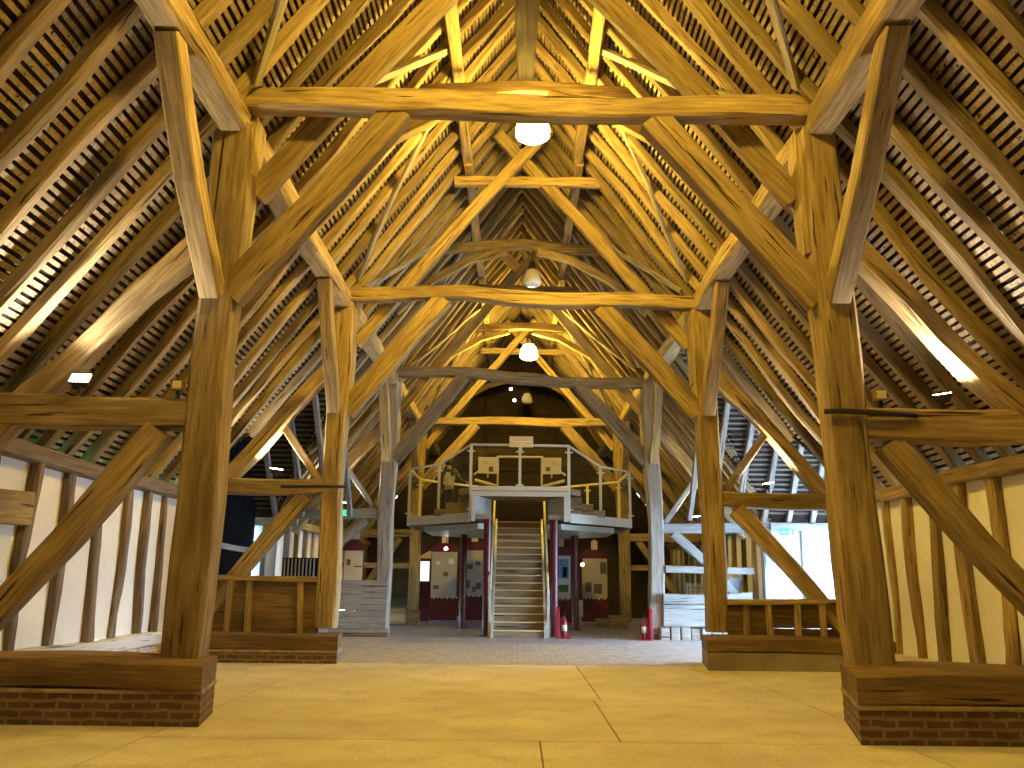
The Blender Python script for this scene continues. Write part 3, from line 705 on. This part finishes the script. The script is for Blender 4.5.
for s_ in (-1, 1):
    m = MB()
    pts = [(s_*1.20, 21.4), (s_*.74, 22.7)]
    c = [pts[0], pts[1], (pts[1][0]+s_*.05, pts[1][1]), (pts[0][0]+s_*.05, pts[0][1]-.02)]
    m.add([(q[0], q[1]-24.3, z) for z in (2.80, 3.40) for q in c], [(3, 2, 1, 0), (4, 5, 6, 7), (0, 1, 5, 4), (1, 2, 6, 5), (2, 3, 7, 6), (3, 0, 4, 7)])
    m.box(min(s_*1.2, s_*1.1), max(s_*1.2, s_*1.1), -2.96, -2.88, 2.74, 3.4)
    m.build('cheek_panel', [STEEL], G)
    for k in range(3):
        a, b = sorted((s_*(1.3+.3*k), s_*(1.597+.3*k)))
        MB().box(a, b, -2.2, -1.0, 2.92, 3.42-.165*k).build('gallery_step', [DECKWOOD], G, bevel=.01)
for x, y in ((-1.56, 24.6), (-.79, 21.6), (.86, 21.5), (1.58, 24.6)):
    zt = 2.8 if y < 22 else 2.6
    MB().tube([(x, y-24.3, 0), (x, y-24.3, zt)], .10, 16).tube([(x, y-24.3, 0), (x, y-24.3, .03)], .16, 16).build('column', [REDPAINT], G, smooth=False)
R3 = [(-2.97, 25.6, 4.24), (-2.97, 23.14, 4.24), (-2.1, 22.27, 4.26), (-1.23, 21.4, 4.66), (0, 21.4, 4.65), (1.23, 21.4, 4.64), (2.1, 22.27, 4.24), (2.97, 23.14, 4.22), (2.97, 25.6, 4.22), (2.1, 26.45, 4.22), (1.23, 27.3, 4.22), (-1.23, 27.3, 4.22), (-2.1, 26.45, 4.22), (-2.97, 25.6, 4.24)]
MB().tube([gl(p) for p in R3[1:8]], .032, 8).build('top_rail', [STEEL], G, smooth=True)
MB().tube([gl(p) for p in R3[7:]+[R3[1]]], .035, 8).build('back_rail', [RAILY], G, smooth=True)
for k, (x, y, z) in enumerate(R3[:-1]):
    zb = 2.76 if abs(x) > .1 else 3.36
    back = k in (0, 8, 9, 10, 11, 12)
    m = MB().box(x-.035, x+.035, y-24.3-.03, y-24.3+.03, zb, z)
    p = m.build('rail_post', [RAILY if back else STEEL], G)
    c = MB()
    for zz in (zb+.28, z-.17):
        c.box(x-.1, x+.1, y-24.3-.04, y-24.3-.032, zz-.02, zz+.02)
    cc = c.build('glass_clamp', [RAILY if back else STEEL], p)
def glass(a, b, z0a, z1a, z0b, z1b):
    a, b = V(a), V(b); t = (b-a).normalized(); n = V((t.y, -t.x))*.006; a = a+t*.05; b = b-t*.05
    vs = []
    for q, z0, z1 in ((a, z0a, z1a), (b, z0b, z1b)):
        for s_ in (1, -1):
            for z in (z0, z1): vs.append((q.x+n.x*s_, q.y+n.y*s_-24.3, z))
    MB().add(vs, [(0, 1, 3, 2), (4, 6, 7, 5), (0, 4, 5, 1), (2, 3, 7, 6), (0, 2, 6, 4), (1, 5, 7, 3)]).build('glass_panel', [GLASS], G)
for s_ in (-1, 1):
    glass((s_*2.97, 23.14), (s_*2.1, 22.27), 3.0, 4.14, 3.0, 4.14); glass((s_*2.1, 22.27), (s_*1.23, 21.4), 3.0, 4.14, 3.3, 4.54)
    glass((s_*1.23, 21.4), (0, 21.4), 3.64, 4.56, 3.64, 4.56); glass((s_*2.97, 23.14), (s_*2.97, 25.6), 3.0, 4.12, 3.0, 4.12)
    # inner rails of the upper deck
MB().tube([gl(p) for p in ((-1.25, 23.25, 4.12), (-.6, 23.25, 4.62), (.6, 23.25, 4.62), (1.25, 23.25, 4.12))], .03, 8).tube([gl((-.6, 23.25, 4.6)), gl((-.6, 23.25, 3.58))], .028, 8).tube([gl((.6, 23.25, 4.6)), gl((.6, 23.25, 3.58))], .028, 8).build('inner_rail', [RAILY], G)
for s_ in (-1, 1):
    MB().tube([gl((s_*1.22, 23.25, 3.98)), gl((s_*.62, 23.3, 3.82))], .04, 8).build('low_rail', [RAILY], G)
def board(loc, w, h, rx, rz, mat, name, lab, cat, group=None, dots=()):
    r = empty(name, loc, lab, cat, group); r.rotation_euler = (rx, 0, rz)
    MB().box(-w/2, w/2, 0, .025, 0, h).build('board', [mat], r, bevel=.004)
    for (x, z, a, b, mt) in dots: MB().box(x-a/2, x+a/2, -.004, .001, z-b/2, z+b/2).build('picture', [mt], r)
    MB().box(-.02, .02, .025, .06, -.1 if rx else .02, h*.6).build('bracket', [STEEL], r)
    return r
board((-.86, 23.1, 4.14), .52, .47, math.radians(-12), math.radians(6), PRINTY, 'information_board', 'square yellow information board on the left inner rail of the gallery', 'sign', 'gallery information boards', ((-.1, .3, .16, .1, CREAM), (.08, .12, .12, .14, PHOTO)))
board((.86, 23.1, 4.14), .52, .47, math.radians(-12), math.radians(-6), PRINTY, 'information_board', 'square yellow information board on the right inner rail of the gallery', 'sign', 'gallery information boards', ((.1, .3, .16, .1, CREAM), (-.1, .14, .12, .12, PHOTO)))
board((.03, 21.34, 4.6), .6, .30, math.radians(-18), 0, CREAM, 'lectern_board', 'pale slanted lectern board on the front rail of the gallery', 'sign', None, ((0, .15, .5, .02, WHITE),))

# staircase -----------------------------------------------------------------------
ST = empty('staircase', (0, 20.9, 0), 'straight wooden staircase climbing to the gallery', 'staircase')
NS = 16; rise = 2.92/NS; run = 3.3/NS
for k in range(NS):
    m = MB().box(-.6, .6, k*run-.025, (k+1)*run, (k+1)*rise-.04, (k+1)*rise).box(-.6, .6, k*run+.005, k*run+.03, k*rise, (k+1)*rise-.04)
    t = m.build('tread', [DECKWOOD], ST, bevel=.004)
    MB().box(-.6, .6, k*run-.028, k*run-.024, (k+1)*rise-.028, (k+1)*rise-.004).build('nosing', [RAILY], t)
for s_ in (-1, 1):
    a, b = sorted((s_*.60, s_*.66))
    MB().prism([(-.06, 0), (.14, 0), (3.3, 2.76), (3.3, 3.0), (-.06, .3)], a, b, 'x').build('stringer', [STEEL], ST)
    m = MB(); m.tube([(s_*.69, .1, 1.08), (s_*.69, 3.2, 3.62)], .032, 8); m.build('handrail', [RAILY], ST)
    MB().box(min(s_*.66, s_*.73), max(s_*.66, s_*.73), .04, .14, 0, 1.1).build('newel', [STEEL], ST, bevel=.01)
    m = MB(); m.prism([(.14, .32), (3.2, 2.98), (3.2, 3.5), (.14, 1.0)], min(s_*.685, s_*.695), max(s_*.685, s_*.695), 'x'); m.build('glass_side', [GLASS], ST)

# house-shaped display panels -----------------------------------------------------
def display(loc, w, z0, z1, pz0, lab, poster, pics, rz=0, roof=True):
    r = empty('display_panel', loc, lab, 'display', 'house-shaped display panels', rz)
    MB().box(-w/2, w/2, 0, .06, z0, z1).build('board', [MAROON], r, bevel=.005)
    p = MB().box(-w/2+.02, w/2-.02, -.012, 0, pz0, z1-.02).build('poster', [poster], r)
    for (x, z, a, b, mt) in pics: MB().box(x-a/2, x+a/2, -.018, -.012, z-b/2, z+b/2).build('picture', [mt], p)
    if roof:
        MB().prism([(-w/2-.06, z1), (w/2+.06, z1), (w/2-.16, z1+.26), (-w/2+.16, z1+.26)], -.02, .08, 'y').build('roof_top', [MAROON], r)
        MB().box(-.10, .10, -.01, .07, z1+.26, z1+.5).prism([(-.13, z1+.5), (.13, z1+.5), (0, z1+.58)], -.02, .08, 'y').build('chimney', [CREAM], r)
    # pale outline of little houses on the skirting
    m = MB(); n = max(2, int(w/.22))
    for k in range(n):
        x = -w/2+.04+k*(w-.08)/n; d = (w-.08)/n*.8; hz = z0+.18+.06*(k % 2)
        m.prism([(x, hz), (x+d, hz), (x+d, hz+.16), (x+d/2, hz+.26), (x, hz+.16)], -.006, .001, 'y')
    m.build('house_silhouettes', [REDPAINT], r)
    m = MB(); k = 0; x = -w/2+.03
    while x < w/2-.06:
        d = .05+.03*(k % 3); m.prism([(x, pz0-.001), (x+d, pz0-.001), (x+d/2, pz0-.05-.02*(k % 2))], -.011, -.003, 'y'); x += d*1.25; k += 1
    m.build('lower_fringe', [WHITE], r)
display((-2.38, 28, 0), .86, .08, 2.22, .80, 'maroon display panel with a text poster, left of the gallery columns', PRINT, ((.05, 1.5, .16, .12, PHOTO), (-.25, 1.1, .18, .12, PHOTO), (-.2, 1.85, .14, .1, WHITE), (.22, 1.9, .16, .16, WHITE)))
display((-1.42, 28, 0), .78, .08, 2.28, .86, 'maroon display panel with dark pictures, between the left columns', PRINT, ((-.14, 1.75, .2, .16, PHOTO), (.12, 1.85, .16, .12, PHOTO), (-.2, 1.2, .14, .24, PHOTO), (.14, 1.15, .16, .2, PHOTO), (0, 1.05, .1, .16, PHOTO)))
display((1.32, 27.4, 0), .66, .08, 2.12, .80, 'maroon display panel with a pale blue picture poster, behind the right column', WHITE, ((0, 1.7, .5, .6, PHOTOB), (-.1, 1.75, .12, .3, WHITE), (.12, 1.6, .14, .3, PHOTO), (.08, 1.1, .3, .22, PHOTOG), (-.16, 1.1, .14, .2, WHITE)))
display((2.43, 28, 0), .84, .08, 2.06, .82, 'maroon display panel with a grey text poster, right of the gallery columns', PRINT, ((.28, 1.75, .2, .36, PHOTO), (-.2, 1.15, .2, .3, PHOTO), (.1, 1.1, .26, .3, PHOTO)))
display((-4.12, 21.7, 0), .5, .6, 2.02, .62, 'cream house-shaped display board with a red roof behind the grey stall', CREAM, ((-.12, 1.72, .1, .14, PHOTO), (.12, 1.62, .2, .03, PHOTO)))
r = empty('poster_box', (-3.15, 29, 0), 'white-green poster box with painted-in spotlight glow beyond the left columns', 'poster_box')
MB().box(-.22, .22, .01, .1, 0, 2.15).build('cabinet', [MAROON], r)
MB().box(-.19, .19, -.005, .008, 1.28, 1.92).build('glow_poster', [POSTERGLOW], r)  # poster face glows in place of the spotlight falling on it
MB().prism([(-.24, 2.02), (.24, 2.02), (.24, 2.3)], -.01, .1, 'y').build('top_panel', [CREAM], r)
r = empty('pale_stand', (1.92, 27.6, 0), 'slim pale blue stand beside the right red column', 'stand')  # slim pale blue block on a small foot
MB().box(-.1, .1, 0, .12, .25, .75).build('pale_block', [plain('pale_blue', (.5, .6, .72), .5)], r); MB().box(-.04, .04, .02, .08, 0, .25).box(-.12, .12, -.04, .16, 0, .03).build('foot', [STEEL], r)

# fire extinguishers on red stands ------------------------------------------------
def extinguisher(x, y, dirx, ls, le):
    r = empty('extinguisher_stand', (x, y, 0), ls, 'stand', 'red extinguisher stands')
    MB().prism([(-.16, .02), (.16, .02), (.12, .62), (.06, .72), (-.06, .72), (-.12, .62)], -.04, .03, 'x').build('back_plate', [RED], r, bevel=.006).location.x = 0
    a, b = sorted((0, dirx*.30))
    MB().box(a, b, -.16, .16, 0, .025).build('base_plate', [RED], r, bevel=.006)
    e = empty('fire_extinguisher', (x+dirx*.15, y, .025), le, 'fire extinguisher', 'fire extinguishers')
    MB().lathe((0, 0, 0), [(.055, 0), (.062, .02), (.062, .34), (.05, .40), (.026, .43), (.026, .47)], 20).build('cylinder', [RED], e, smooth=True)
    MB().lathe((0, 0, 0), [(.0635, .14), (.0635, .28)], 20).build('paper_label', [WHITE], e, smooth=True)
    MB().box(-.025, .025, -.03, .03, .47, .50).box(-.012, .012, -.10, .03, .50, .515).box(-.012, .012, -.09, .02, .535, .55).build('valve_lever', [BLACK], e)
    MB().tube([(0, -.03, .485), (-.06, -.08, .44), (-.09, -.06, .3), (-.085, -.03, .12)], .013, 8).build('hose', [BLACK], e, smooth=True)
extinguisher(.93, 21.0, 1, 'red extinguisher stand at the right foot of the staircase', 'red fire extinguisher at the right foot of the staircase')
extinguisher(3.06, 20.6, -1, 'red extinguisher stand beside the third right post', 'red fire extinguisher beside the third right post')

# odds and ends in the side bays -----------------------------------------------------
r = empty('slatted_crate', (-4.48, 17.8, 0), 'dark crate with upright pale slats beyond the left partition', 'crate')
MB().box(-.36, .36, 0, .4, .0, 1.72).build('body', [DARKBOARD], r)
for k in range(9): MB().box(-.32+k*.075, -.295+k*.075, -.03, 0, 1.0, 1.7).build('slat', [GREYPL], r)
r = empty('tub', (5.12, 21.6, .12), 'grey plastic tub heaped with straw near the right porch', 'tub')
MB().box(-.34, .34, -.3, .3, -.12, .85).build('pallet_stack', [OAKD], r)
MB().lathe((0, 0, 0), [(.3, .85), (.37, 1.28), (.39, 1.3), (.37, 1.31), (.34, 1.27)], 24).build('bucket', [GREYPL], r, smooth=True)
MB().lathe((0, 0, 0), [(.345, 1.26), (.3, 1.36), (.16, 1.46), (.02, 1.5)], 18).build('straw', [STRAW], r)
r = empty('wicker_chair', (4.42, 22.0, 0), 'white wicker chair with wooden back posts behind the limewashed stall', 'chair')
m = MB()
for k in range(8): m.tube([(-.2+k*.055, 0, .5), (-.2+k*.055, .04, 1.3)], .012, 6)
for k in range(7): m.tube([(-.21, .02, .58+k*.11), (.21, .03, .58+k*.11)], .01, 6)
m.build('woven_back', [WICKER], r)
MB().box(-.24, .24, -.4, .02, .44, .52).build('seat', [WICKER], r, bevel=.01)
for x, y in ((-.2, -.36), (.2, -.36)): MB().tube([(x, y, 0), (x, y, .46)], .02, 8).build('leg', [OAK], r)
for x in (-.24, .24): MB().tube([(x, .03, 0), (x, .05, 1.36)], .028, 8).build('back_post', [OAK], r)
for k, (x, z0, h) in enumerate(((-3.6, .0, .5), (-4.3, 0, .7), (-3.3, 0, .42))):
    r = empty('timber_offcut', (x, 26.3+.3*k, 0), ['short pale timber block lying below the left side of the gallery', 'tall rough timber block behind the grey left post', 'small timber block at the foot of the fourth left post'][k], 'block', 'timber blocks')
    MB().box(-.3, .3, -.2, .2, 0, h).build('block', [OAK], r, bevel=.03)
for k, (x, y, h) in enumerate(((2.95, 26.2, .35), (2.6, 26.4, .25))):
    r = empty('timber_offcut', (x, y, 0), ['rough timber block below the right side of the gallery', 'low timber block right of the display panels'][k], 'block', 'timber blocks')
    MB().box(-.28, .28, -.2, .2, 0, h).build('block', [OAK], r, bevel=.03)

# the visitor on the gallery ---------------------------------------------------------
def skin_obj(name, verts, edges, radii, mat, parent, root_i=0, sub=2):
    me = bpy.data.meshes.new(name); me.from_pydata(verts, edges, []); me.materials.append(mat)
    o = bpy.data.objects.new(name, me); COL.objects.link(o); o.parent = parent
    md = o.modifiers.new('skin', 'SKIN'); md.use_smooth_shade = True
    sv = me.skin_vertices[0].data
    for i, rr in enumerate(radii):
        sv[i].radius = (rr, rr*.8) if isinstance(rr, float) else rr; sv[i].use_root = (i == root_i)
    ss = o.modifiers.new('sub', 'SUBSURF'); ss.levels = sub; ss.render_levels = sub
    return o
PR = empty('person', (-1.98, 24.0, 2.92), 'person in a pale waistcoat standing at the left gallery rail, reaching right', 'person', rz=math.radians(-20))
bv = [(0, 0, .90), (0, .01, 1.06), (0, .02, 1.24), (0, .02, 1.38), (0, .0, 1.47), (0, -.02, 1.55), (0, -.03, 1.63), (0, -.02, 1.71),
      (.10, 0, .86), (.11, .02, .47), (.11, -.01, .08), (.12, .12, .03), (-.10, 0, .86), (-.11, .02, .47), (-.11, -.01, .08), (-.12, .12, .03),
      (.18, .02, 1.38), (.30, .10, 1.14), (.52, .16, 1.05), (-.18, .02, 1.38), (-.24, .0, 1.12), (-.22, .08, .88)]
be = [(0, 1), (1, 2), (2, 3), (3, 4), (4, 5), (5, 6), (6, 7), (0, 8), (8, 9), (9, 10), (10, 11), (0, 12), (12, 13), (13, 14), (14, 15), (3, 16), (16, 17), (17, 18), (3, 19), (19, 20), (20, 21)]
br = [.10, .10, .115, .11, .052, .07, .082, .06, .068, .055, .042, .035, .068, .055, .042, .035, .05, .04, .03, .05, .04, .03]
skin_obj('body', bv, be, br, SKIN, PR)
skin_obj('jersey', [(0, 0, .95), (0, .01, 1.06), (0, .02, 1.24), (0, .015, 1.385), (.18, .02, 1.38), (.30, .10, 1.14), (.48, .15, 1.06), (-.18, .02, 1.38), (-.24, 0, 1.12), (-.222, .07, .92), (0, .0, 1.48)],
         [(0, 1), (1, 2), (2, 3), (3, 4), (4, 5), (5, 6), (3, 7), (7, 8), (8, 9), (3, 10)], [.165, .15, .165, .165, .085, .056, .046, .085, .056, .046, .075], JERSEY, PR)
skin_obj('waistcoat', [(0, 0, .92), (0, .01, 1.06), (0, .02, 1.24), (0, .02, 1.39)], [(0, 1), (1, 2), (2, 3)], [.178, .168, .182, .165], SHIRT, PR)
skin_obj('trousers', [(0, 0, .96), (.10, 0, .84), (.11, .02, .47), (.11, -.01, .10), (-.10, 0, .84), (-.11, .02, .47), (-.11, -.01, .10)],
         [(0, 1), (1, 2), (2, 3), (0, 4), (4, 5), (5, 6)], [.165, .105, .075, .06, .105, .075, .06], TROUSER, PR)
MB().lathe((0, -.035, 1.6), [(.085, -.06), (.115, .0), (.122, .06), (.1, .12), (.045, .15), (.005, .158)], 16).build('hair', [HAIR], PR, smooth=True)
for s_, hx, hy, hz in ((1, .53, .165, 1.045), (-1, -.218, .085, .86)):
    for k in range(5):
        a = (k-2)*.018
        if s_ > 0: p = [(hx, hy+a, hz), (hx+.05, hy+a*1.2, hz), (hx+.085-abs(a)*.4, hy+a*1.3, hz-.02)]
        else: p = [(hx+a*.4, hy+a, hz), (hx+a*.4, hy+a*1.2, hz-.05), (hx+a*.4, hy+a*1.2+.01, hz-.085+abs(a)*.4)]
        MB().tube(p, [.011, .009, .007], 6).build('finger', [SKIN], PR, smooth=True)

# ------------------------------------------------------------------ light, camera
w = bpy.data.worlds.new('day'); sc.world = w; w.use_nodes = True
bg = w.node_tree.nodes['Background']; bg.inputs[0].default_value = (.46, .69, 1.0, 1); bg.inputs[1].default_value = 50.0
pl = bpy.data.lights.new('doorway_daylight', 'AREA'); pl.shape = 'RECTANGLE'; pl.size = 5.6; pl.size_y = 3.0; pl.cycles.is_portal = True
po = bpy.data.objects.new('doorway_daylight', pl); COL.objects.link(po)
po.location = (8.75, (PY0+PY1)/2, 1.45); po.rotation_euler = (0, math.radians(90), 0); po.rotation_euler = V((-1, 0, 0)).to_track_quat('-Z', 'Y').to_euler()

f, pitch, roll = 855.0, math.radians(13.04), math.radians(.6)
yaw = math.atan(7/(855/math.cos(pitch)))
fw0 = V((-math.sin(yaw), math.cos(yaw), 0)); rt0 = V((math.cos(yaw), math.sin(yaw), 0)); up0 = V((0, 0, 1))
fw = fw0*math.cos(pitch)+up0*math.sin(pitch); u0 = -fw0*math.sin(pitch)+up0*math.cos(pitch)
rt = rt0*math.cos(roll)+u0*math.sin(roll); upv = -rt0*math.sin(roll)+u0*math.cos(roll)
cam = bpy.data.cameras.new('camera'); co = bpy.data.objects.new('camera', cam); COL.objects.link(co)
M = Matrix((rt, upv, -fw)).transposed().to_4x4(); M.translation = V((-.05, 0, 1.28)); co.matrix_world = M
cam.sensor_width = 36; cam.lens = f/1024*36; cam.clip_start = .05; cam.clip_end = 300
sc.camera = co
vs = sc.view_settings
vs.view_transform = 'Standard'; vs.look = 'None'; vs.exposure = 0.12; vs.gamma = 1; vs.use_curve_mapping = False
cy = sc.cycles
cy.use_denoising = True; cy.max_bounces = 8; cy.diffuse_bounces = 5; cy.sample_clamp_indirect = 8.0; cy.transparent_max_bounces = 12
